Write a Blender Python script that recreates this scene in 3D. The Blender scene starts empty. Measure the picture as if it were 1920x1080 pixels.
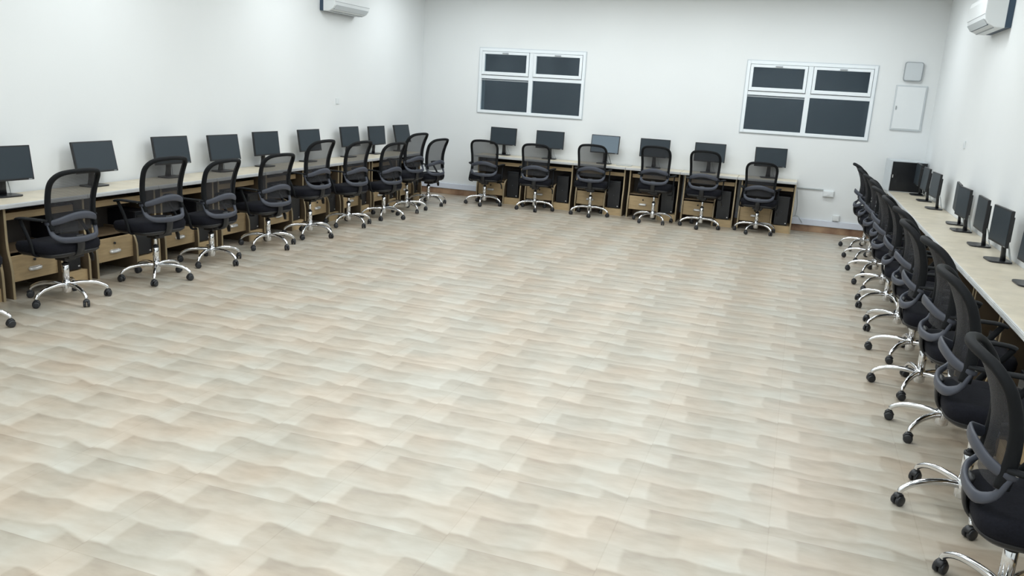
import bpy, bmesh, math, random
from mathutils import Vector, Matrix
random.seed(7)
SC = bpy.context.scene
COL = SC.collection
PI = math.pi
R = math.radians

# ------------------------------------------------------------------ camera
F_PX = 1543.14
cyaw, cpitch, croll = -0.3213, 0.2388, 0.0593
cy_, sy_ = math.cos(cyaw), math.sin(cyaw)
fwd = Vector((sy_*math.cos(cpitch), cy_*math.cos(cpitch), -math.sin(cpitch)))
rt = Vector((cy_, -sy_, 0)); up = rt.cross(fwd)
r2 = rt*math.cos(croll)+up*math.sin(croll); u2 = -rt*math.sin(croll)+up*math.cos(croll)
cam_d = bpy.data.cameras.new('camera'); cam = bpy.data.objects.new('camera', cam_d); COL.objects.link(cam)
M = Matrix(((r2.x, u2.x, -fwd.x, 6.0364), (r2.y, u2.y, -fwd.y, -12.9321), (r2.z, u2.z, -fwd.z, 1.8329), (0, 0, 0, 1)))
cam.matrix_world = M
cam_d.sensor_width = 36; cam_d.lens = F_PX/1920*36; cam_d.clip_start = .05; cam_d.clip_end = 100
SC.camera = cam

# ------------------------------------------------------------------ world (night outside the windows) and exposure
w = bpy.data.worlds.new('night'); SC.world = w; w.use_nodes = True
w.node_tree.nodes['Background'].inputs[0].default_value = (.012, .016, .024, 1)
w.node_tree.nodes['Background'].inputs[1].default_value = 1
SC.view_settings.view_transform = 'Standard'; SC.view_settings.look = 'None'
SC.view_settings.gamma = 1; SC.view_settings.use_curve_mapping = False
SC.view_settings.exposure = 0.0

# room size
XL, XR, YB, YF, ZC = -.06, 7.72, 0.0, -14.2, 3.4

# ceiling lamps (their light; the fixtures are built further down)
LAMPS = [(x, y) for x in (1.2, 3.0, 4.7, 6.4) for y in (-1.5, -4.15, -7.05, -9.95, -12.85)]
for x, y in LAMPS:
    ld = bpy.data.lights.new('ceiling_lamp_light', 'AREA'); ld.shape = 'RECTANGLE'; ld.size = 1.1; ld.size_y = .5
    ld.energy = 20.0; ld.color = (.925, .975, 1.0)
    lo = bpy.data.objects.new('ceiling_lamp_light', ld); COL.objects.link(lo); lo.location = (x, y, ZC-.07)

# ------------------------------------------------------------------ materials
def srgb(r, g, b):
    f = lambda c: (c/255/12.92) if c/255 <= .04045 else ((c/255+.055)/1.055)**2.4
    return (f(r), f(g), f(b), 1)
def mat(name, col, rough=.5, metal=0, spec=.5, noise=None, bump=0):
    m = bpy.data.materials.new(name); m.use_nodes = True; nt = m.node_tree
    b = nt.nodes['Principled BSDF']
    b.inputs['Base Color'].default_value = col; b.inputs['Roughness'].default_value = rough
    b.inputs['Metallic'].default_value = metal; b.inputs['Specular IOR Level'].default_value = spec
    if noise:
        sc, amt, stretch = noise
        tc = nt.nodes.new('ShaderNodeTexCoord'); mp = nt.nodes.new('ShaderNodeMapping'); mp.inputs['Scale'].default_value = stretch
        n = nt.nodes.new('ShaderNodeTexNoise'); n.inputs['Scale'].default_value = sc; n.inputs['Detail'].default_value = 5
        nt.links.new(tc.outputs['Object'], mp.inputs[0]); nt.links.new(mp.outputs[0], n.inputs['Vector'])
        rp = nt.nodes.new('ShaderNodeMapRange'); rp.inputs[1].default_value = .3; rp.inputs[2].default_value = .7
        rp.inputs[3].default_value = 1-amt; rp.inputs[4].default_value = 1+amt
        nt.links.new(n.outputs[0], rp.inputs[0])
        mx = nt.nodes.new('ShaderNodeVectorMath'); mx.operation = 'SCALE'; mx.inputs[0].default_value = col[:3]
        nt.links.new(rp.outputs[0], mx.inputs['Scale']); nt.links.new(mx.outputs[0], b.inputs['Base Color'])
        if bump:
            bp = nt.nodes.new('ShaderNodeBump'); bp.inputs['Strength'].default_value = bump; bp.inputs['Distance'].default_value = .002
            nt.links.new(n.outputs[0], bp.inputs['Height']); nt.links.new(bp.outputs[0], b.inputs['Normal'])
    return m
MT = {}
MT['wall'] = mat('white_wall_paint', srgb(226, 229, 230), .75, spec=.2, noise=(1.2, .012, (1, 1, 1)))
MT['ceiling'] = mat('white_ceiling_paint', srgb(232, 234, 234), .8, spec=.2, noise=(1, .01, (1, 1, 1)))
MT['maple'] = mat('pale_maple_laminate', srgb(204, 195, 176), .38, noise=(6, .10, (1, 1, 1)))
MT['oak'] = mat('oak_laminate_painted_shade', srgb(112, 95, 74), .5, noise=(9, .16, (1, 1, 7)))  # oak darkened to paint in the shade inside the desks
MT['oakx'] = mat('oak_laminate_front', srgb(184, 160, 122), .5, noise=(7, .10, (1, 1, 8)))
MT['panel'] = mat('taupe_panel_laminate', srgb(96, 82, 64), .6, noise=(8, .14, (1, 1, 1)))
MT['edge'] = mat('light_edge_band', srgb(164, 148, 118), .5, noise=(5, .05, (1, 1, 1)))
MT['trim'] = mat('silver_edge_strip', srgb(208, 210, 211), .45, noise=(5, .05, (1, 1, 1)))
MT['backp'] = mat('modesty_panel_painted_shade', srgb(58, 54, 51), .65, noise=(5, .06, (1, 1, 1)))  # under-desk shadow put into the colour, darker than the grey panel itself
MT['black'] = mat('black_plastic', srgb(24, 25, 28), .42, noise=(30, .1, (1, 1, 1)))
MT['blackg'] = mat('glossy_black_plastic', srgb(20, 22, 27), .32, noise=(30, .1, (1, 1, 1)))
MT['fabric'] = mat('black_seat_fabric', srgb(20, 21, 28), .92, spec=.2, noise=(120, .25, (1, 1, 1)), bump=.3)
MT['frame'] = mat('charcoal_chair_frame', srgb(19, 21, 24), .68, spec=.2, noise=(20, .08, (1, 1, 1)))
MT['lumbar'] = mat('grey_nylon', srgb(62, 66, 77), .5, noise=(20, .06, (1, 1, 1)))
MT['chrome'] = mat('chrome', (.80, .81, .83, 1), .12, metal=1, noise=(3, .03, (1, 1, 1)))
MT['steel'] = mat('brushed_handle_metal', (.82, .82, .82, 1), .3, metal=.6, noise=(30, .05, (1, 1, 1)))
MT['caster'] = mat('caster_nylon', srgb(38, 40, 44), .4, noise=(20, .1, (1, 1, 1)))
MT['screen'] = mat('dark_matte_screen', srgb(48, 57, 64), .4, spec=.28, noise=(2, .05, (1, 1, 1)))
MT['screen_reflect'] = mat('screen_painted_reflection', srgb(104, 118, 130), .35, spec=.35, noise=(2, .05, (1, 1, 1)))  # reflected room light painted into one screen's base colour
MT['upvc'] = mat('white_upvc', srgb(228, 234, 238), .35, noise=(3, .01, (1, 1, 1)))
MT['gasket'] = mat('grey_window_gasket', srgb(196, 203, 208), .6, noise=(3, .02, (1, 1, 1)))
MT['white'] = mat('white_plastic', srgb(224, 228, 230), .45, noise=(3, .01, (1, 1, 1)))
MT['grey'] = mat('pale_grey_metal', srgb(196, 202, 206), .5, noise=(3, .015, (1, 1, 1)))
MT['greyd'] = mat('grey_rim', srgb(150, 156, 160), .5, noise=(3, .02, (1, 1, 1)))
MT['tower'] = mat('tower_case_black', srgb(18, 19, 25), .4, noise=(15, .1, (1, 1, 1)))
MT['trunk'] = mat('white_trunking', srgb(214, 220, 232), .45, noise=(3, .01, (1, 1, 1)))
MT['cable'] = mat('pale_cable', srgb(176, 182, 184), .5, noise=(3, .02, (1, 1, 1)))
MT['cabled'] = mat('black_cable', srgb(30, 31, 33), .5, noise=(3, .02, (1, 1, 1)))
MT['acdark'] = mat('dark_gap_plastic', srgb(52, 72, 92), .5, noise=(3, .02, (1, 1, 1)))
MT['paper'] = mat('grey_booklet', srgb(176, 178, 176), .6, noise=(8, .08, (1, 1, 1)))
m = MT['diffuser'] = mat('lamp_diffuser', (.9, .9, .9, 1), .5, noise=(3, .01, (1, 1, 1)))
m.node_tree.nodes['Principled BSDF'].inputs['Emission Color'].default_value = (.93, 1, 1, 1)
m.node_tree.nodes['Principled BSDF'].inputs['Emission Strength'].default_value = 3

def make_glass():
    m = bpy.data.materials.new('window_glass'); m.use_nodes = True; nt = m.node_tree; nt.nodes.clear()
    o = nt.nodes.new('ShaderNodeOutputMaterial'); mx = nt.nodes.new('ShaderNodeMixShader')
    tr = nt.nodes.new('ShaderNodeBsdfTransparent'); gl = nt.nodes.new('ShaderNodeBsdfGlossy'); fr = nt.nodes.new('ShaderNodeFresnel')
    tr.inputs[0].default_value = (.8, .86, .9, 1); gl.inputs['Roughness'].default_value = .03; gl.inputs[0].default_value = (.80, .93, 1, 1)
    fr.inputs[0].default_value = 1.56
    nt.links.new(fr.outputs[0], mx.inputs[0]); nt.links.new(tr.outputs[0], mx.inputs[1]); nt.links.new(gl.outputs[0], mx.inputs[2])
    nt.links.new(mx.outputs[0], o.inputs[0]); return m
MT['glass'] = make_glass()

def make_mesh_fabric():
    m = bpy.data.materials.new('see_through_mesh'); m.use_nodes = True; nt = m.node_tree; nt.nodes.clear()
    o = nt.nodes.new('ShaderNodeOutputMaterial'); mx = nt.nodes.new('ShaderNodeMixShader')
    tr = nt.nodes.new('ShaderNodeBsdfTransparent'); df = nt.nodes.new('ShaderNodeBsdfPrincipled')
    df.inputs['Base Color'].default_value = srgb(36, 37, 42); df.inputs['Roughness'].default_value = .7
    tc = nt.nodes.new('ShaderNodeTexCoord'); wv = nt.nodes.new('ShaderNodeTexWave'); wv.inputs['Scale'].default_value = 60; wv.bands_direction = 'Z'
    mr = nt.nodes.new('ShaderNodeMapRange'); mr.inputs[3].default_value = .62; mr.inputs[4].default_value = .80
    nt.links.new(tc.outputs['Object'], wv.inputs[0]); nt.links.new(wv.outputs['Fac'], mr.inputs[0]); nt.links.new(mr.outputs[0], mx.inputs[0])
    nt.links.new(tr.outputs[0], mx.inputs[1]); nt.links.new(df.outputs[0], mx.inputs[2]); nt.links.new(mx.outputs[0], o.inputs[0]); return m
MT['mesh'] = make_mesh_fabric()

def make_floor():
    m = bpy.data.materials.new('printed_stone_floor_tiles'); m.use_nodes = True; nt = m.node_tree
    b = nt.nodes['Principled BSDF']; L = nt.links.new
    def math_(op, a, c=None, d=None, clamp=False):
        n = nt.nodes.new('ShaderNodeMath'); n.operation = op; n.use_clamp = clamp
        for i, v in enumerate((a, c, d)):
            if v is None: continue
            if isinstance(v, (int, float)): n.inputs[i].default_value = v
            else: L(v, n.inputs[i])
        return n.outputs[0]
    tc = nt.nodes.new('ShaderNodeTexCoord'); sp = nt.nodes.new('ShaderNodeSeparateXYZ'); L(tc.outputs['Object'], sp.inputs[0])
    X, Y = sp.outputs[0], sp.outputs[1]
    ux = math_('DIVIDE', math_('SUBTRACT', X, 5.495), .635); vy = math_('DIVIDE', math_('ADD', Y, 6.22), .65)
    # gentle warp that repeats in each tile
    u0 = math_('FRACT', ux); v0 = math_('FRACT', vy)
    cell = nt.nodes.new('ShaderNodeCombineXYZ'); L(u0, cell.inputs[0]); L(v0, cell.inputs[1])
    nw = nt.nodes.new('ShaderNodeTexNoise'); nw.inputs['Scale'].default_value = 2.6; nw.inputs['Detail'].default_value = 2; L(cell.outputs[0], nw.inputs['Vector'])
    sc = nt.nodes.new('ShaderNodeSeparateColor'); L(nw.outputs['Color'], sc.inputs[0])
    u = math_('ADD', u0, math_('MULTIPLY', math_('SUBTRACT', sc.outputs[0], .5), .16))
    v = math_('ADD', v0, math_('MULTIPLY', math_('SUBTRACT', sc.outputs[1], .5), .20))
    # long curve so that stone edges bow
    v = math_('ADD', v, math_('MULTIPLY', math_('SINE', math_('MULTIPLY', u0, 2*PI)), .02))
    def step(x, lo, s=.02):
        n = nt.nodes.new('ShaderNodeMapRange'); n.interpolation_type = 'SMOOTHSTEP'; L(x, n.inputs[0])
        n.inputs[1].default_value = lo-s; n.inputs[2].default_value = lo+s; return n.outputs[0]
    def rect(a0, a1, b0, b1, base, gu, gv):
        ins = math_('MULTIPLY', math_('MULTIPLY', step(u, a0), math_('SUBTRACT', 1.0, step(u, a1))), math_('MULTIPLY', step(v, b0), math_('SUBTRACT', 1.0, step(v, b1))))
        t = math_('ADD', base, math_('ADD', math_('MULTIPLY', math_('DIVIDE', math_('SUBTRACT', u, a0), a1-a0), gu), math_('MULTIPLY', math_('DIVIDE', math_('SUBTRACT', v, b0), b1-b0), gv)))
        return math_('MULTIPLY', ins, t)
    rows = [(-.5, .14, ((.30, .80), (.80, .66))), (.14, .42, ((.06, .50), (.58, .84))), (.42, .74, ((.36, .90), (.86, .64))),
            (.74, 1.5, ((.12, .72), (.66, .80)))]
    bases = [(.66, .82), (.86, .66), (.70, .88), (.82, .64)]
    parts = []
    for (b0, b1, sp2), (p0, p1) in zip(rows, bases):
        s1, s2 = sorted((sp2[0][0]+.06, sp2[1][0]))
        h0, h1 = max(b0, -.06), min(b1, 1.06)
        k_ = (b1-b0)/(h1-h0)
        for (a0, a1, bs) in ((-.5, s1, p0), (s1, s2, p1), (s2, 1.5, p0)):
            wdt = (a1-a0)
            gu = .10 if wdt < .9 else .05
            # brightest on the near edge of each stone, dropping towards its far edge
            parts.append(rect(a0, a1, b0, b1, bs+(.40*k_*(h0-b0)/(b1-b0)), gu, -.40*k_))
    t = parts[0]
    for q in parts[1:]: t = math_('ADD', t, q)
    fine = nt.nodes.new('ShaderNodeTexNoise'); fine.inputs['Scale'].default_value = 9; fine.inputs['Detail'].default_value = 6
    mpn = nt.nodes.new('ShaderNodeMapping'); mpn.inputs['Scale'].default_value = (.8, 1.9, 1); L(tc.outputs['Object'], mpn.inputs[0]); L(mpn.outputs[0], fine.inputs['Vector'])
    t = math_('ADD', t, math_('MULTIPLY', math_('SUBTRACT', fine.outputs[0], .5), .62))
    # thin joints between tiles
    ju = math_('MINIMUM', u0, math_('SUBTRACT', 1.0, u0)); jv = math_('MINIMUM', v0, math_('SUBTRACT', 1.0, v0))
    j = math_('SUBTRACT', 1.0, step(math_('MINIMUM', ju, jv), .004, .003))
    t = math_('SUBTRACT', t, math_('MULTIPLY', j, .12))
    cr = nt.nodes.new('ShaderNodeValToRGB'); L(t, cr.inputs[0]); e = cr.color_ramp.elements
    e[0].position = .12; e[0].color = srgb(144, 134, 120); e[1].position = 1.0; e[1].color = srgb(192, 188, 177)
    k = e.new(.5); k.color = srgb(170, 162, 148)
    hue = nt.nodes.new('ShaderNodeTexNoise'); hue.inputs['Scale'].default_value = 2.3; hue.inputs['Detail'].default_value = 2; L(tc.outputs['Object'], hue.inputs['Vector'])
    hr = nt.nodes.new('ShaderNodeValToRGB'); L(hue.outputs[0], hr.inputs[0]); h = hr.color_ramp.elements
    h[0].position = .36; h[0].color = (.98, 1.0, 1.01, 1); h[1].position = .66; h[1].color = (1.05, .975, .925, 1)
    mxn = nt.nodes.new('ShaderNodeMix'); mxn.data_type = 'RGBA'; mxn.blend_type = 'MULTIPLY'; mxn.inputs[0].default_value = 1
    L(cr.outputs[0], mxn.inputs[6]); L(hr.outputs[0], mxn.inputs[7]); L(mxn.outputs[2], b.inputs['Base Color'])
    b.inputs['Roughness'].default_value = .34; b.inputs['Specular IOR Level'].default_value = .5
    return m
MT['floor'] = make_floor()

def make_base_tile():
    m = bpy.data.materials.new('brown_skirting_tile'); m.use_nodes = True; nt = m.node_tree; b = nt.nodes['Principled BSDF']
    tc = nt.nodes.new('ShaderNodeTexCoord'); n = nt.nodes.new('ShaderNodeTexNoise'); n.inputs['Scale'].default_value = 3.5; n.inputs['Detail'].default_value = 4
    nt.links.new(tc.outputs['Object'], n.inputs['Vector']); r = nt.nodes.new('ShaderNodeValToRGB'); nt.links.new(n.outputs[0], r.inputs[0])
    r.color_ramp.elements[0].position = .35; r.color_ramp.elements[0].color = srgb(118, 88, 70)
    r.color_ramp.elements[1].position = .65; r.color_ramp.elements[1].color = srgb(176, 146, 118)
    nt.links.new(r.outputs[0], b.inputs['Base Color']); b.inputs['Roughness'].default_value = .4; return m
MT['skirt'] = make_base_tile()

# ------------------------------------------------------------------ mesh helpers
class MB:
    def __init__(s): s.v = []; s.f = []; s.sm = []
    def add(s, vs, fs, smooth=False):
        n = len(s.v); s.v += [tuple(v) for v in vs]; s.f += [tuple(i+n for i in f) for f in fs]; s.sm += [smooth]*len(fs); return s
    def box(s, a, b):
        x0, y0, z0 = a; x1, y1, z1 = b
        return s.add([(x0,y0,z0),(x1,y0,z0),(x1,y1,z0),(x0,y1,z0),(x0,y0,z1),(x1,y0,z1),(x1,y1,z1),(x0,y1,z1)],
                     [(0,3,2,1),(4,5,6,7),(0,1,5,4),(1,2,6,5),(2,3,7,6),(3,0,4,7)])
    def prism(s, pts, axis, a, b):  # outline in the two other axes
        n = len(pts)
        def P(p, t):
            return (t, p[0], p[1]) if axis == 0 else ((p[0], t, p[1]) if axis == 1 else (p[0], p[1], t))
        vs = [P(p, a) for p in pts]+[P(p, b) for p in pts]
        fs = [tuple(range(n)), tuple(range(2*n-1, n-1, -1))]+[(i, i+n, (i+1) % n+n, (i+1) % n) for i in range(n)]
        return s.add(vs, fs)
    def lathe(s, prof, c=(0, 0, 0), seg=20, axis=2, sm=True):  # profile (r, h)
        vs = []; fs = []
        for r, h in prof:
            for k in range(seg):
                a = 2*PI*k/seg; p = (r*math.cos(a), r*math.sin(a), h)
                if axis == 0: p = (p[2], p[0], p[1])
                if axis == 1: p = (p[1], p[2], p[0])
                vs.append((c[0]+p[0], c[1]+p[1], c[2]+p[2]))
        for i in range(len(prof)-1):
            for k in range(seg):
                k2 = (k+1) % seg; fs.append((i*seg+k, i*seg+k2, (i+1)*seg+k2, (i+1)*seg+k))
        fs.append(tuple(range(seg-1, -1, -1))); fs.append(tuple((len(prof)-1)*seg+k for k in range(seg)))
        return s.add(vs, fs, sm)
    def sweep(s, pts, size, ref=(0, 0, 1), seg=8, closed=False, pw=1.0):
        """tube along pts; size (a, b) or list; a = half width across ref, b = half size along the other normal"""
        pts = [Vector(p) for p in pts]; n = len(pts); vs = []; fs = []
        if not isinstance(size, list): size = [size]*n
        ref = Vector(ref)
        for i, p in enumerate(pts):
            if closed: t = pts[(i+1) % n]-pts[i-1]
            else: t = pts[min(i+1, n-1)]-pts[max(i-1, 0)]
            t.normalize(); a = ref-t*ref.dot(t)
            if a.length < 1e-4: a = Vector((1, 0, 0))-t*t.x
            a.normalize(); c = t.cross(a)
            for k in range(seg):
                an = 2*PI*k/seg; ca, sa = math.cos(an), math.sin(an)
                ca = math.copysign(abs(ca)**pw, ca); sa = math.copysign(abs(sa)**pw, sa)
                vs.append(p+a*ca*size[i][0]+c*sa*size[i][1])
        m = n if closed else n-1
        for i in range(m):
            j = (i+1) % n
            for k in range(seg):
                k2 = (k+1) % seg; fs.append((i*seg+k, i*seg+k2, j*seg+k2, j*seg+k))
        if not closed: fs.append(tuple(range(seg-1, -1, -1))); fs.append(tuple((n-1)*seg+k for k in range(seg)))
        return s.add(vs, fs, True)
    def build(s, name, mt, parent=None, bevel=0, loc=None):
        me = bpy.data.meshes.new(name); me.from_pydata(s.v, [], s.f); me.polygons.foreach_set('use_smooth', s.sm)
        bm = bmesh.new(); bm.from_mesh(me); bmesh.ops.recalc_face_normals(bm, faces=bm.faces); bm.to_mesh(me); bm.free()
        me.materials.append(mt); o = bpy.data.objects.new(name, me); COL.objects.link(o)
        if parent: o.parent = parent
        if loc: o.location = loc
        if bevel:
            b = o.modifiers.new('bevel', 'BEVEL'); b.width = bevel; b.segments = 2; b.limit_method = 'ANGLE'
        return o
def spline(pts, n=6, closed=False):
    pts = [Vector(p) for p in pts]; out = []; m = len(pts)
    rng = range(m if closed else m-1)
    for i in rng:
        if closed: p0, p1, p2, p3 = pts[i-1], pts[i], pts[(i+1) % m], pts[(i+2) % m]
        else: p0, p1, p2, p3 = pts[max(i-1, 0)], pts[i], pts[i+1], pts[min(i+2, m-1)]
        for k in range(n):
            t = k/n
            out.append(.5*((2*p1)+(p2-p0)*t+(2*p0-5*p1+4*p2-p3)*t*t+(3*p1-p0-3*p2+p3)*t**3))
    if not closed: out.append(pts[-1])
    return out
def tag(o, label, cat, group=None):
    o['label'] = label; o['category'] = cat
    if group: o['group'] = group
    return o
def thing(name, loc=(0, 0, 0), rz=0):
    o = bpy.data.objects.new(name, None); COL.objects.link(o); o.location = loc; o.rotation_euler = (0, 0, rz)
    o.empty_display_size = .1
    return o
def struct(o): o['kind'] = 'structure'; return o
KIDS = {}
def children(o):
    return [c for c in COL.objects if c.parent == o]
def dup(o, parent=None):
    if o.name not in KIDS: KIDS[o.name] = children(o)
    c = o.copy(); COL.objects.link(c)
    for k in ('label', 'category', 'group'):
        if k in c and parent is None: del c[k]
    if parent: c.parent = parent
    for ch in KIDS[o.name]: dup(ch, c)
    return c
ORD = ['first', 'second', 'third', 'fourth', 'fifth', 'sixth', 'seventh', 'eighth', 'ninth', 'tenth', 'eleventh', 'twelfth']

# ------------------------------------------------------------------ the room
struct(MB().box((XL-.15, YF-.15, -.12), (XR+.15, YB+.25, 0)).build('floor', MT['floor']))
struct(MB().box((XL-.15, YF-.15, ZC), (XR+.15, YB+.25, ZC+.12)).build('ceiling', MT['ceiling']))
struct(MB().box((XL-.15, YF, 0), (XL, YB+.2, ZC)).build('wall_left', MT['wall']))
struct(MB().box((XR, YF, 0), (XR+.15, YB+.2, ZC)).build('wall_right', MT['wall']))
struct(MB().box((XL-.15, YF-.15, 0), (XR+.15, YF, ZC)).build('wall_front', MT['wall']))
WIN = [(.955, 2.725, 1.405, 2.425), (5.165, 6.935, 1.385, 2.415)]
wb = MB()
xs = [XL, WIN[0][0]+.03, WIN[0][1]-.03, WIN[1][0]+.03, WIN[1][1]-.03, XR]
for i in range(5):
    if i in (1, 3):
        W_ = WIN[i//2]
        wb.box((xs[i], YB, 0), (xs[i+1], YB+.2, W_[2]+.03)); wb.box((xs[i], YB, W_[3]-.03), (xs[i+1], YB+.2, ZC))
    else: wb.box((xs[i], YB, 0), (xs[i+1], YB+.2, ZC))
struct(wb.build('wall_back', MT['wall']))
def skirting(nm, a, b): struct(MB().box(a, b).build(nm, MT['skirt'], bevel=.003))
skirting('baseboard_back', (XL, -.012, 0), (XR, 0, .095))
skirting('baseboard_left', (XL, YF, 0), (XL+.012, -.012, .095))
skirting('baseboard_right', (XR-.012, YF, 0), (XR, -.012, .095))
def trunking(nm, a, b): struct(MB().box(a, b).build(nm, MT['trunk'], bevel=.004))
trunking('trim_1', (XL, -.03, .10), (XR, 0, .19))
trunking('trim_2', (XL, YF, .10), (XL+.03, -.03, .19))
trunking('trim_3', (XR-.03, YF, .10), (XR, -.03, .19))

def window(idx, x0, x1, z0, z1):
    t = struct(thing('window_%d' % idx, ((x0+x1)/2, 0, z0)))
    wd = (x1-x0)/2; h = z1-z0
    fr = MB()
    def ring(a0, a1, b0, b1, th, y0, y1, tb=None, tt=None):
        tb = th if tb is None else tb; tt = th if tt is None else tt
        fr.box((a0, y0, b0), (a0+th, y1, b1)); fr.box((a1-th, y0, b0), (a1, y1, b1))
        fr.box((a0+th, y0, b0), (a1-th, y1, b0+tb)); fr.box((a0+th, y0, b1-tt), (a1-th, y1, b1))
    ring(-wd, wd, 0, h, .045, -.022, .05)
    fr.box((-.035, -.016, .045), (.035, .05, h-.045))        # mullion
    fr.box((-wd+.045, -.014, .545), (-.035, .05, .60)); fr.box((.035, -.014, .545), (wd-.045, .05, .60))   # rail
    f = fr.build('window_frame', MT['upvc'], t, bevel=.003)
    arch = MB(); ring2 = [(-wd-.012, wd+.012, -.012, h+.012)]
    for a0, a1, b0, b1 in ring2:
        arch.box((a0, -.008, b0), (a0+.012, 0, b1)); arch.box((a1-.012, -.008, b0), (a1, 0, b1))
        arch.box((a0+.012, -.008, b0), (a1-.012, 0, b0+.012)); arch.box((a0+.012, -.008, b1-.012), (a1-.012, 0, b1))
    arch.build('outer_seal', MT['gasket'], t)
    k = 0
    for sx in (-1, 1):
        a0, a1 = (-wd+.05, -.04) if sx < 0 else (.04, wd-.05)
        sm = MB(); fr_old = fr; 
        b0, b1 = .607, h-.05
        th = .042
        sm.box((a0, -.034, b0), (a0+th, .03, b1)); sm.box((a1-th, -.034, b0), (a1, .03, b1))
        sm.box((a0+th, -.034, b0), (a1-th, .03, b0+.05)); sm.box((a0+th, -.034, b1-.04), (a1-th, .03, b1))
        s_ = sm.build('vent_sash', MT['upvc'], t, bevel=.003)
        mid = (a0+a1)/2
        MB().box((mid-.05, -.052, b1-.030), (mid+.05, -.034, b1-.014)).build('vent_latch', MT['greyd'], s_, bevel=.003)
        MB().box((a0+th-.004, .004, b0+.046), (a1-th+.004, .010, b1-.036)).build('glass_pane', MT['glass'], s_)
        gp = MB(); zt = .545
        MB().box((a0-.01, .020, .045-.002), (a1+.01, .026, zt+.002)).build('glass_pane', MT['glass'], t)
        if sx < 0:
            MB().box((a0-.004, .0, zt-.028), (a1+.004, .019, zt-.012)).build('slider_rail', MT['greyd'], t)
    return t
window(1, *WIN[0]); window(2, *WIN[1])
# dark outside wall surface seen through the panes is the night sky of the world

# ------------------------------------------------------------------ ceiling lamps (overhead, above the frame)
cl0 = thing('ceiling_light', (LAMPS[0][0], LAMPS[0][1], ZC))
MB().box((-.6, -.3, -.05), (.6, .3, 0)).build('lamp_housing', MT['white'], cl0, bevel=.004)
MB().box((-.56, -.26, -.056), (.56, .26, -.05)).build('diffuser', MT['diffuser'], cl0)
for i, (x, y) in enumerate(LAMPS):
    o = cl0 if i == 0 else dup(cl0)
    o.location = (x, y, ZC); tag(o, 'white rectangular ceiling light panel, %s from the back wall in the %s row' % (ORD[i % 5], ('left', 'centre left', 'centre right', 'right')[i//5]), 'ceiling light', 'ceiling light panels')

# ------------------------------------------------------------------ computer desks
DW, DD, PT = .822, .455, .018
LP = .062      # the left side panel stands in from the worktop's edge
def make_desk():
    t = thing('computer_desk')
    d = MB().box((0, -DD+.006, .722), (DW, 0, .75)).build('desktop', MT['maple'], t, bevel=.002)
    e = MB().box((0, -DD-.004, .716), (DW, -DD+.006, .750))
    for k in range(3): e.box((0, -DD-.007, .722+k*.009), (DW, -DD-.004, .726+k*.009))
    e.build('edge_strip', MT['trim'], d)
    def prof(top, fy=-.412, by=-.027, low=-.447):
        pts = [(by, 0), (low, 0), (low, .17), (low+.002, .23), (low+.010, .29), (low+.022, .34), (low+.031, .39), (fy, .46)]
        if top > .5: pts += [(fy, top), (by, top)]
        else: pts = [(by, 0), (low, 0), (low, .18), (low+.004, .24), (low+.022, .30), (low+.05, .345), (low+.09, .37), (low+.14, top), (by, top)]
        return pts
    def edge_band(pts, x0, x1):   # light banding on the front edge
        e = MB(); fr_ = pts[1:-1]
        for i in range(len(fr_)-1):
            (ya, za), (yb, zb) = fr_[i], fr_[i+1]
            if abs(yb-ya) > .2: continue
            e.add([(x0, ya-.003, za), (x1, ya-.003, za), (x1, yb-.003, zb), (x0, yb-.003, zb), (x0, ya+.002, za), (x1, ya+.002, za), (x1, yb+.002, zb), (x0, yb+.002, zb)],
                  [(0,1,2,3),(4,7,6,5),(0,4,5,1),(2,6,7,3),(0,3,7,4),(1,5,6,2)])
        return e
    for x in (LP, DW-PT):
        p_ = prof(.722); s = MB().prism(p_, 0, x, x+PT).build('side_panel', MT['panel'], t)
        edge_band(p_, x-.0005, x+PT+.0005).build('edge_band', MT['edge'], s)
    p_ = prof(.385); s = MB().prism(p_, 0, .525, .525+PT).build('divider', MT['panel'], t)
    edge_band(p_, .5245, .525+PT+.0005).build('edge_band', MT['edge'], s)
    MB().box((LP+PT, -.075, .08), (DW-PT, -.06, .722)).build('back_panel', MT['backp'], t)
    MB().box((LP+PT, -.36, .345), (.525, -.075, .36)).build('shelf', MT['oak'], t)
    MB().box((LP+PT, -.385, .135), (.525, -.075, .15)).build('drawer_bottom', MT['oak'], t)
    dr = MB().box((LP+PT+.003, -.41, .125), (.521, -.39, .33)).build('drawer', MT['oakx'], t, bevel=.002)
    h = MB(); hp = spline([(.245, -.413, .205), (.255, -.435, .207), (.30, -.440, .208), (.345, -.435, .209), (.355, -.413, .21)], 4)
    h.sweep(hp, (.013, .006), ref=(0, 0, 1), seg=8); h.box((.252, -.417, .192), (.348, -.410, .224))
    h.build('handle', MT['steel'], dr)
    MB().lathe([(.011, 0), (.011, .008), (.006, .012)], (.30, -.423, .28), 12, axis=1).build('lock', MT['blackg'], dr)
    MB().box((.525+PT, -.425, 0), (DW-PT, -.41, .105)).box((.525+PT, -.41, .09), (DW-PT, -.075, .105)).build('tower_shelf', MT['oakx'], t)
    k = MB().box((LP+PT+.012, -.31, .615), (DW-PT-.012, -.10, .63)).box((LP+PT+.012, -.325, .60), (DW-PT-.012, -.31, .655))
    k.build('keyboard_tray', MT['oakx'], t, bevel=.002)
    for x in (LP+PT, DW-PT-.012): MB().box((x, -.31, .632), (x+.012, -.10, .66)).build('tray_runner', MT['black'], t)
    return t
desk0 = make_desk(); used = False
PITCH = .828
def place_desk(loc, rz, label, group):
    global used
    o = desk0 if not used else dup(desk0); used = True
    o.location = loc; o.rotation_euler = (0, 0, rz); return tag(o, label, 'desk', group)

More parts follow.
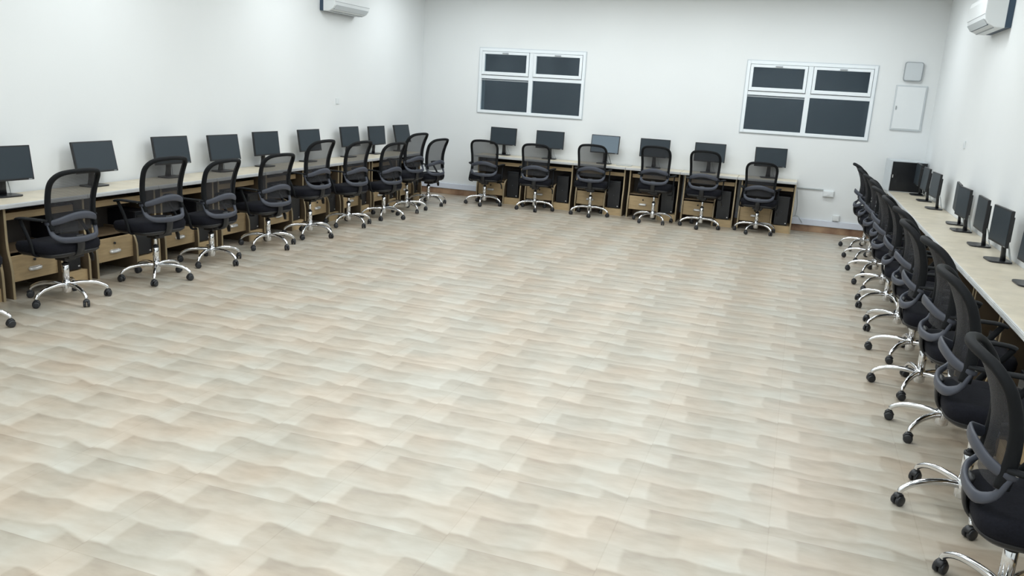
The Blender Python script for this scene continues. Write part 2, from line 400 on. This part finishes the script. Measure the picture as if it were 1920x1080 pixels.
def make_tower():
    t = thing('computer_tower')
    MB().box((-.095, -.19, .008), (.095, .115, .42)).build('case', MT['tower'], t, bevel=.004)
    fpn = MB().box((-.095, -.205, .008), (.095, -.19, .42)).build('front_panel', MT['blackg'], t, bevel=.004)
    MB().box((-.075, -.209, .34), (.075, -.205, .385)).build('disc_drive', MT['black'], fpn)
    MB().lathe([(.007, -.003), (.007, 0)], (.0, -.206, .20), 12, axis=1).build('power_button', MT['lumbar'], fpn)
    f = MB()
    for sx in (-.07, .07):
        for sy in (-.17, .09): f.box((sx-.012, sy-.012, 0), (sx+.012, sy+.012, .008))
    f.build('feet', MT['black'], t)
    MB().box((.062, -.2095, .03), (.078, -.205, .042)).build('case_sticker', MT['steel'], fpn)
    return t
tower0 = make_tower(); tused = False
def place_tower(desk, label, group):
    global tused
    o = tower0 if not tused else dup(tower0); tused = True
    c, s = math.cos(desk.rotation_euler[2]), math.sin(desk.rotation_euler[2]); lx, ly = .668, -.197
    o.location = (desk.location[0]+c*lx-s*ly, desk.location[1]+s*lx+c*ly, .1051)
    o.rotation_euler = desk.rotation_euler; return tag(o, label, 'computer tower', group)

B0 = 1.107
def where_back(k, what): return '%s, %s from the left in the row under the windows' % (what, ORD[k])
for k in range(6):
    d = place_desk((B0+PITCH*k, -.006, 0), 0, 'light oak computer desk with drawer, %s from left along the window wall' % ORD[k], 'desks along the window wall')
    place_tower(d, 'black computer tower inside the %s desk from left along the window wall' % ORD[k], 'computer towers along the window wall')
L0y = -8.3217-.045
for j, k in enumerate(range(8, -3, -1)):      # 0 = nearest the back corner
    y = L0y+PITCH*k
    d = place_desk((XL+.025, y, 0), PI/2, 'light oak computer desk in the left row, %s from the back corner' % ORD[j], 'desks along the left wall')
    place_tower(d, 'black computer tower under the left row desk that is %s from the back corner' % ORD[j], 'computer towers along the left wall')
for k in range(12):
    d = place_desk((XR-.006, -.035-PITCH*k, 0), -PI/2, 'light oak computer desk in the right row, %s from the back wall' % ORD[k], 'desks along the right wall')
    place_tower(d, 'black computer tower under the right row desk that is %s from the back wall' % ORD[k], 'computer towers along the right wall')

# ------------------------------------------------------------------ monitors (screen faces local -Y)
def make_monitor(scr='screen'):
    t = thing('computer_monitor')
    W2, H2, zc = .2275, .139, .272
    hs = thing('x'); bpy.data.objects.remove(hs)
    p_ = MB(); p_.box((-W2, -.012, -H2), (W2, .010, H2))
    p_.prism([(-W2+.05, -H2+.04), (W2-.05, -H2+.04), (W2-.05, H2-.05), (-W2+.05, H2-.05)], 1, .010, .032)
    panel = p_.build('display_housing', MT['black'], t, bevel=.004, loc=(0, 0, zc))
    MB().box((-W2+.011, -.0135, -H2+.016), (W2-.011, -.012, H2-.011)).build('screen', MT[scr], panel)
    MB().box((W2-.05, -.0132, -H2+.004), (W2-.02, -.012, -H2+.010)).build('power_light', MT['greyd'], panel)
    MB().sweep([(0, .055, .012), (0, .05, .06), (0, .042, .16), (0, .038, .25)], [(.016, .035), (.014, .03), (.013, .026), (.013, .024)], ref=(0, 1, 0), seg=10, pw=.6).box((-.03, .025, .20), (.03, .045, .28)).build('stand_neck', MT['black'], t)
    b = MB(); n = 28
    out = []
    for i in range(n):
        a = 2*PI*i/n; ca, sa = math.cos(a), math.sin(a)
        out.append((.115*math.copysign(abs(ca)**.45, ca), .02+.085*math.copysign(abs(sa)**.45, sa)))
    b.prism(out, 2, 0, .012); b.build('stand_base', MT['blackg'], t, bevel=.003)
    c = MB()
    c.sweep(spline([(.03, .035, .20), (.05, .06, .14), (.075, .075, .07), (.09, .09, .010), (.06, .10, .009)], 5), (.0035, .0035), seg=6)
    c.sweep(spline([(-.03, .035, .20), (-.01, .075, .13), (.03, .085, .05), (.05, .095, .010), (.0, .10, .009)], 5), (.003, .003), seg=6)
    c.build('cable', MT['cable'] if scr == 'screen' else MT['cabled'], t)
    return t
mon0 = make_monitor(); mon_reflect = make_monitor('screen_reflect')
mon_used = False
def place_monitor(x, y, face, dyaw, tilt, zoff, label, group, src=None):
    """face = world heading of the screen normal, degrees"""
    global mon_used
    if src is None:
        o = mon0 if not mon_used else dup(mon0); mon_used = True
    else: o = src
    o.location = (x, y, .7502); o.rotation_euler = (0, 0, R(face+dyaw+90))
    for c in children(o):
        if c.name.startswith('display_housing'):
            c.rotation_euler = (-R(tilt), 0, 0); c.location = (0, 0, .272+zoff)
    return tag(o, label, 'monitor', group)
GL, GB, GR = 'monitors along the left wall', 'monitors along the window wall', 'monitors along the right wall'
LM = [(.09, -8.03, -6, 7, -.01), (.08, -7.12, -1, 12, -.01), (.08, -6.15, -5, 10, 0), (.09, -5.35, -5, 10, -.01), (.08, -4.57, -3, 7, 0), (.08, -3.65, -3, 9, 0), (.08, -2.63, -3, 9, .01), (.08, -1.85, -3, 7, 0), (.08, -1.02, -4, 13, 0)]
for i, (x, y, dy, ti, zo) in enumerate(LM):
    j = len(LM)-1-i
    place_monitor(x+.01, y, 0, dy, ti, zo, 'thin black monitor in the left row, %s from the back corner' % ORD[j], GL)
BM = [(1.48, -3, 4), (2.27, 4, 4), (3.17, -3, 8), (3.95, 4, 5), (4.78, 3, 6), (5.66, 11, 7)]
for i, (x, dy, ti) in enumerate(BM):
    if i == 2: place_monitor(x, -.14, -90, dy, ti, .03, 'black monitor with a painted pale reflection on its screen beneath the gap between the windows', GB, mon_reflect)
    else: place_monitor(x, -.14, -90, dy, ti, .03, 'black monitor with a dark screen, %s from left along the window wall' % ORD[i], GB)
RM = [(7.57, -.80, 0, 1), (7.57, -1.53, 1, 3), (7.57, -2.37, 3, 1), (7.60, -3.66, -5, 0), (7.57, -4.18, 3, 0), (7.57, -5.06, -1, 0), (7.57, -5.81, 4, 0), (7.58, -6.72, 2, 2), (7.58, -7.5, -2, 2)]
for i, (x, y, dy, ti) in enumerate(RM):
    place_monitor(x, y, 180, dy, ti, 0, 'slim black monitor in the right row, %s from the black cabinet at the back' % ORD[i], GR)

# ------------------------------------------------------------------ office chairs (sitter looks along local +X)
def make_chair():
    t = thing('office_chair')
    # five star base
    s = MB(); s.lathe([(.024, .060), (.034, .068), (.036, .13), (.030, .150), (.027, .155)], seg=20)
    for k in range(5):
        a = 2*PI*k/5; ca, sa = math.cos(a), math.sin(a)
        pr = [(.02, .125), (.08, .134), (.15, .132), (.21, .122), (.255, .104), (.285, .082), (.292, .066)]
        pts = spline([(r*ca, r*sa, z) for r, z in pr], 3); n = len(pts)
        s.sweep(pts, [(.018-.006*i/n, .015-.003*i/n) for i in range(n)], ref=(0, 0, 1), seg=8, pw=.75)
    star = s.build('star_base', MT['chrome'], t)
    for k in range(5):
        a = 2*PI*k/5; px, py = .292*math.cos(a), .292*math.sin(a)
        th = a+[.9, -1.3, .4, 2.2, -.5][k]
        c = MB()
        for sg in (-1, 1):
            c.lathe([(.018, 0), (.0255, .003), (.0265, .010), (.0255, .017), (.018, .020)], (0 if sg > 0 else 0, 0, 0), 16, axis=1)
            n = 5*16
            for i in range(len(c.v)-n, len(c.v)):
                x, y, z = c.v[i]; c.v[i] = (x, y*sg+sg*.004, z)
        c.sweep([(-.024, 0, .008), (-.012, 0, .028), (.010, 0, .032), (.022, 0, .018)], (.006, .018), ref=(0, 0, 1), seg=8)
        c.lathe([(.009, .02), (.009, .048)], (.0, 0, 0), 10)
        ct, st = math.cos(th), math.sin(th)
        c.v = [(px+x*ct-y*st, py+x*st+y*ct, z+.0266) for x, y, z in c.v]
        c.build('caster', MT['caster'], star)
    g = MB().lathe([(.0255, .150), (.0255, .285), (.020, .290)], seg=20).build('gas_cylinder', MT['chrome'], t)
    MB().lathe([(.027, .283), (.027, .297), (.018, .30)], seg=16).build('collar', MT['black'], g)
    MB().lathe([(.0155, .29), (.0155, .40)], seg=16).build('piston', MT['chrome'], g)
    up_ = []   # pieces that rise with the gas lift
    mch = MB().box((-.13, -.07, .385), (.12, .07, .425)).box((-.06, -.05, .355), (.05, .05, .39)).box((-.11, -.20, .415), (.13, .20, .432)).build('tilt_mechanism', MT['black'], t, bevel=.006); up_.append(mch)
    lv = MB().sweep([(.02, -.06, .40), (.02, -.16, .398), (.02, -.23, .39), (.02, -.255, .37)], (.006, .006), seg=8)
    lv.sweep([(.02, -.25, .385), (.018, -.265, .35), (.015, -.268, .30)], [(.020, .008), (.026, .010), (.018, .007)], ref=(1, 0, 0), seg=10)
    lv.build('height_lever', MT['black'], mch)
    # seat cushion
    st = MB(); rings = []
    def sup(ax, ay, z, cx=0.0, e=.42, n=36):
        r = []
        for i in range(n):
            a = 2*PI*i/n; ca, sa = math.cos(a), math.sin(a)
            x = ax*math.copysign(abs(ca)**e, ca); y = ay*math.copysign(abs(sa)**e, sa)
            zz = z-.020*max(0, (x/ax))**3 if x > 0 else z
            r.append((cx+x, y, zz))
        return r
    prof = [(.17, .185, .428), (.215, .235, .434), (.223, .248, .456), (.225, .250, .490), (.215, .240, .514), (.17, .19, .523), (.09, .10, .521)]
    vs = []; n = 36
    for ax, ay, z in prof: vs += sup(ax, ay, z, .015)
    fs = [(i*n+k, i*n+(k+1) % n, (i+1)*n+(k+1) % n, (i+1)*n+k) for i in range(len(prof)-1) for k in range(n)]
    fs += [tuple(range(n-1, -1, -1)), tuple((len(prof)-1)*n+k for k in range(n))]
    st.add(vs, fs, True); seat = st.build('seat', MT['fabric'], t); up_.append(seat)
    sh = MB(); vs = []
    for ax, ay, z in [(.14, .16, .405), (.19, .215, .409), (.218, .240, .432), (.215, .235, .446)]: vs += sup(ax, ay, z, .012)
    fs = [(i*n+k, i*n+(k+1) % n, (i+1)*n+(k+1) % n, (i+1)*n+k) for i in range(3) for k in range(n)]+[tuple(range(n-1, -1, -1)), tuple(3*n+k for k in range(n))]
    sh.add(vs, fs, True).build('seat_shell', MT['black'], seat)
    # back: x(z) profile and half width, top leans away
    PZ = [(.555, -.225, .150), (.60, -.225, .180), (.66, -.218, .195), (.74, -.212, .200), (.82, -.217, .203), (.90, -.236, .206), (.98, -.268, .208), (1.04, -.303, .206), (1.075, -.327, .195)]
    def bx(z, y):
        z = max(PZ[0][0], min(PZ[-1][0], z))
        for (za, xa, _), (zb, xb, _) in zip(PZ, PZ[1:]):
            if za <= z <= zb: x = xa+(xb-xa)*(z-za)/(zb-za); break
        return x+.055*(y/.21)**2-.012
    def hw(z):
        z = max(PZ[0][0], min(PZ[-1][0], z))
        for (za, _, a), (zb, _, b) in zip(PZ, PZ[1:]):
            if za <= z <= zb: return a+(b-a)*(z-za)/(zb-za)
    half = [(.190, .62), (.194, .68), (.197, .76), (.201, .84), (.206, .92), (.206, .975), (.196, 1.015), (.172, 1.045), (.135, 1.062), (.07, 1.071)]
    outline = [(-a, z) for a, z in half]+[(0, 1.074)]+[(a, z) for a, z in reversed(half)]
    pts = spline([(bx(z, y), y, z) for y, z in outline], 3)
    fr = MB(); nn = len(pts); fr.sweep(pts, [(.028-.010*math.sin(PI*i/(nn-1)), .0175) for i in range(nn)], ref=(1, 0, 0), seg=12, pw=.75)
    frame = fr.build('back_frame', MT['frame'], t); up_.append(frame)
    # mesh panel
    nu, nv = 14, 18; vs = []; fs = []
    for j in range(nv+1):
        z = .60+(1.064-.60)*j/nv
        h = hw(z)-.008
        if z > .98: h = .200-.075*((z-.98)/.084)**2
        for i in range(nu+1):
            y = -h+2*h*i/nu
            vs.append((bx(z, y)+.004, y, z))
    for j in range(nv):
        for i in range(nu): fs.append((j*(nu+1)+i, j*(nu+1)+i+1, (j+1)*(nu+1)+i+1, (j+1)*(nu+1)+i))
    mp_ = MB().add(vs, fs, True).build('mesh_backrest', MT['mesh'], t); up_.append(mp_)
    # lumbar bar bulging backwards and lower loop
    lp = spline([(-.150, -.205, .672), (-.190, -.202, .676), (-.240, -.155, .696), (-.272, -.075, .722), (-.280, 0, .730), (-.272, .075, .722), (-.240, .155, .696), (-.190, .202, .676), (-.150, .205, .672)], 3)
    n = len(lp); sz = [(.014+.016*math.sin(PI*i/(n-1)), .010) for i in range(n)]
    lb = MB().sweep(lp, sz, ref=(0, 0, 1), seg=10).build('lumbar_support', MT['lumbar'], t); up_.append(lb)
    up2 = spline([(-.160, -.196, .69), (-.180, -.198, .64), (-.205, -.190, .585), (-.245, -.150, .553), (-.262, -.07, .543), (-.266, 0, .541), (-.262, .07, .543), (-.245, .150, .553), (-.205, .190, .585), (-.180, .198, .64), (-.160, .196, .69)], 3)
    lw = MB().sweep(up2, [(.012, .013+.012*math.sin(PI*i/(len(up2)-1))) for i in range(len(up2))], ref=(1, 0, 0), seg=10, pw=.8).build('lower_back_loop', MT['lumbar'], t); up_.append(lw)
    br = MB().sweep(spline([(-.248, 0, .575), (-.262, 0, .50), (-.235, 0, .425), (-.15, 0, .400), (-.06, 0, .402)], 4), (.010, .035), ref=(1, 0, 0), seg=8, pw=.6).build('back_bracket', MT['black'], t); up_.append(br)
    # armrests
    for sg in (-1, 1):
        ap = spline([(-.105, sg*.208, .695), (-.070, sg*.236, .700), (.0, sg*.256, .703), (.09, sg*.260, .702), (.140, sg*.257, .696), (.155, sg*.254, .687)], 4)
        n = len(ap); a_ = MB().sweep(ap, [(.010, .016+.010*min(1, i/(n*.4))) for i in range(n)], ref=(0, 0, 1), seg=10, pw=.8)
        a_.sweep(spline([(.14, sg*.248, .688), (.11, sg*.250, .640), (.06, sg*.256, .57), (.02, sg*.262, .50), (.0, sg*.258, .43), (.0, sg*.20, .418)], 4), (.016, .009), ref=(1, 0, 0), seg=8, pw=.8)
        ar = a_.build('armrest', MT['frame'], t); up_.append(ar)
        MB().lathe([(.009, -.002), (.009, .003)], (-.085, sg*.240, .698), 10, axis=1).build('screw_cap', MT['steel'], ar)
    for o in up_: o['rises'] = 1
    for o in (frame, mp_, lb, lw, br):
        for v_ in o.data.vertices: v_.co.x += .075
    for v_ in seat.data.vertices: v_.co.x += .04
    for v_ in seat.children[0].data.vertices: v_.co.x += .04
    return t
chair0 = make_chair(); cused = False
def place_chair(x, y, face, star, lift, label, group, arm=None):
    global cused
    o = chair0 if not cused else dup(chair0); cused = True
    o.location = (x, y, 0); o.rotation_euler = (0, 0, R(face))
    for c in children(o):
        if 'rises' in c:
            z = lift
            if c.name.startswith('armrest') and arm is not None: z = arm
            if c.name.startswith(('seat', 'tilt_mechanism')): z = max(lift, -.035)
            c.location = (0, 0, z)
        if c.name.startswith('star_base'): c.rotation_euler = (0, 0, R(star-face))
    return tag(o, label, 'office chair', group)
LC = [(.74, -8.97, 176, 30, -.02), (.735, -8.10, 177, 55, -.03), (.80, -7.20, 173, 20, .015), (.75, -6.40, 177, 68, -.06), (.72, -5.44, 169, 58, -.06), (.73, -4.64, 174, 70, .05), (.71, -3.72, 171, 53, 0), (.79, -2.92, 168, 3, -.045), (.75, -2.14, 169, 40, .05), (.72, -1.33, 167, 51, -.06)]
for i, (x, y, fa, st_, li) in enumerate(LC):
    j = len(LC)-1-i
    lab = 'black mesh chair on chrome star base in the left row, %s from the back corner' % ORD[j]
    if i == 0: lab = 'black mesh chair cut off by the left edge of the photo, nearest in its row'
    if i == 9: lab = 'black mesh chair at the far end of the left row, nearest the back corner'
    place_chair(x, y, fa, st_, li, lab, 'office chairs along the left wall')
BC = [(1.42, -.725, 97, 62, -.06), (2.26, -.725, 97, 2, -.055), (3.13, -.68, 95, 66, 0), (4.10, -.70, 87, 24, .05), (4.81, -.70, 86, 50, .04), (5.59, -.66, 88, 31, -.06)]
for i, (x, y, fa, st_, li) in enumerate(BC):
    place_chair(x, y, fa, st_, li, 'black mesh chair on chrome star base, %s from left along the window wall' % ORD[i], 'office chairs along the window wall', min(li, 0))
RC = [(6.97, -9.72, -3, 52, -.03), (6.98, -8.82, -2, 53, .065), (7.03, -7.83, 3, 12, .06), (7.00, -7.04, -4, 28, .05), (7.03, -6.24, 4, 21, .05), (7.02, -5.42, -5, 69, .045), (7.00, -4.56, 4, 70, .045), (7.04, -3.72, -2, 12, .04), (7.03, -2.88, 3, 24, .03), (7.02, -2.02, -4, 20, .03), (7.01, -1.15, 3, 18, .04)]
for i, (x, y, fa, st_, li) in enumerate(RC):
    j = len(RC)-1-i
    lab = 'black mesh chair on chrome star base in the right row, %s from the back wall' % ORD[j]
    if i == 0: lab = 'large black mesh chair cut by the bottom right corner, nearest the camera'
    place_chair(x, y, fa, st_, li, lab, 'office chairs along the right wall')

# ------------------------------------------------------------------ network cabinet on the right worktop
t = thing('network_cabinet', (7.455, -.34, .7502), R(5))
MB().box((-.225, -.21, 0), (.225, .21, .42)).build('cabinet_body', MT['grey'], t, bevel=.004)
dfr = MB().box((-.225, -.228, 0), (.225, -.21, .42)).build('cabinet_door', MT['grey'], t, bevel=.004)
MB().box((-.212, -.232, .010), (.222, -.228, .405)).build('smoked_glass', MT['blackg'], dfr)
MB().box((-.197, -.238, .19), (-.187, -.232, .23)).build('door_lock', MT['steel'], dfr)
tag(t, 'black-fronted network cabinet with silver sides on the far right desk', 'network cabinet')

# booklet on the window-wall desk
o = MB().box((-.12, -.085, 0), (.12, .085, .012)).build('booklet', MT['paper'], bevel=.002, loc=(3.50, -.16, .7502)); o.rotation_euler = (0, 0, R(6))
tag(o, 'thin grey booklet lying beside the screen with the painted reflection on the third desk', 'booklet')

# ------------------------------------------------------------------ wall fittings on the back wall
t = thing('electrical_panel', (7.40, 0, 1.56))
MB().box((-.20, -.022, 0), (.20, 0, .615)).build('panel_frame', MT['grey'], t, bevel=.004)
d_ = MB().box((-.180, -.028, .02), (.180, -.022, .595)).build('panel_door', MT['white'], t, bevel=.003)
MB().box((-.168, -.036, .28), (-.155, -.028, .33)).build('door_latch', MT['greyd'], d_)
tag(t, 'flat pale grey electrical panel on the back wall beside the right window', 'electrical panel')
t = thing('junction_box', (7.385, 0, 2.36))
rr = lambda w_, h_, r_: [(sx*(w_-r_)+r_*math.cos(a), sz*(h_-r_)+r_*math.sin(a)) for sx, sz, a0 in ((1, 1, 0), (-1, 1, 90), (-1, -1, 180), (1, -1, 270)) for a in [R(a0+q) for q in (0, 22, 45, 67, 90)]]
MB().prism(rr(.118, .128, .03), 1, -.045, 0).build('box_rim', MT['greyd'], t)
MB().prism(rr(.108, .118, .026), 1, -.052, -.045).build('box_cover', MT['grey'], t, bevel=.004)
tag(t, 'small rounded grey wall box above the electrical panel', 'junction box')
c = MB().box((6.08, -.016, .628), (6.45, 0, .646)).build('cable_conduit', MT['cable'], bevel=.003)
tag(c, 'thin horizontal white conduit running from the desk end to the wall switch', 'conduit')
t = thing('wall_switch', (6.525, 0, .58))
MB().box((-.075, -.035, -.04), (.075, 0, .05)).build('back_box', MT['white'], t, bevel=.004)
MB().box((-.065, -.042, -.03), (.065, -.035, .04)).build('face_plate', MT['white'], t, bevel=.003)
MB().box((-.02, -.047, -.012), (.02, -.042, .022)).build('rocker', MT['white'], t, bevel=.002)
tag(t, 'white wall switch box at the end of the conduit, right of the desks', 'wall switch')
t = thing('wall_socket', (6.675, 0, .20))
MB().box((-.045, -.045, 0), (.045, -.0301, .085)).box((-.045, -.0301, .0), (.045, 0, .085)).build('socket_box', MT['white'], t, bevel=.003)
MB().box((-.03, -.049, .015), (.03, -.045, .07)).build('socket_face', MT['white'], t, bevel=.002)
tag(t, 'small white socket sitting on the trunking, right of the window-wall desks', 'wall socket')
c = MB().sweep(spline([(6.09, -.012, .60), (6.105, -.012, .50), (6.12, -.014, .40), (6.115, -.016, .30), (6.105, -.018, .225), (6.085, -.022, .215)], 5), (.004, .004), seg=6)
c.sweep(spline([(6.10, -.018, .225), (6.15, -.028, .215), (6.19, -.038, .17), (6.22, -.038, .13)], 5), (.004, .004), seg=6)
tag(c.build('wall_cable', MT['cable']), 'thin pale cable hanging down the wall beside the last window-wall desk', 'cable')
for nm, loc, rz, lab in (('wall_plate', (XL, -2.72, 1.51), PI/2, 'tiny white wall plate high on the left wall above the monitors'), ('wall_plate', (XR, -2.80, 1.512), -PI/2, 'tiny white wall plate on the right wall above the monitors')):
    t = thing(nm, loc, rz)
    MB().box((-.04, -.012, -.04), (.04, 0, .04)).build('plate', MT['white'], t, bevel=.003)
    MB().box((-.012, -.016, -.02), (.012, -.012, .02)).build('plate_insert', MT['white'], t, bevel=.001)
    tag(t, lab, 'wall plate')

# ------------------------------------------------------------------ split air conditioners (front faces local -Y)
def make_ac():
    t = thing('air_conditioner')
    L2 = .45
    prof = [(-.055, .31), (-.19, .31), (-.225, .295), (-.235, .25), (-.235, .12), (-.225, .075), (-.195, .035), (-.14, .006), (-.055, 0)]
    MB().prism(prof, 0, -L2, L2).build('body', MT['white'], t, bevel=.006)
    MB().prism([(-.055, .305), (-.002, .305), (-.002, .004), (-.055, .004)], 0, -L2+.006, L2-.006).build('mounting_back', MT['acdark'], t)
    MB().add([(-L2+.04, -.232, .080), (L2-.04, -.232, .080), (L2-.04, -.196, .030), (-L2+.04, -.196, .030), (-L2+.04, -.238, .078), (L2-.04, -.238, .078), (L2-.04, -.200, .026), (-L2+.04, -.200, .026)],
             [(0,1,2,3),(4,7,6,5),(0,4,5,1),(2,6,7,3),(0,3,7,4),(1,5,6,2)]).build('louver', MT['grey'], t)
    MB().box((-L2+.04, -.195, .026), (L2-.04, -.186, .034)).build('outlet_slot', MT['acdark'], t)
    MB().box((-L2+.04, -.145, .0), (L2-.04, -.135, .008)).build('lower_seam', MT['greyd'], t)
    MB().box((-L2, -.2365, .118), (L2, -.233, .123)).build('front_seam', MT['greyd'], t)
    return t
a = make_ac(); a.location = (XL, -2.73, 2.655); a.rotation_euler = (0, 0, PI/2)
tag(a, 'white split air conditioner high on the left wall', 'air conditioner')
b = dup(a); b.location = (XR, -3.56, 2.62); b.rotation_euler = (0, 0, -PI/2)
tag(b, 'white split air conditioner high on the right wall at the top corner', 'air conditioner')
for o in COL.objects:
    if 'rises' in o: del o['rises']
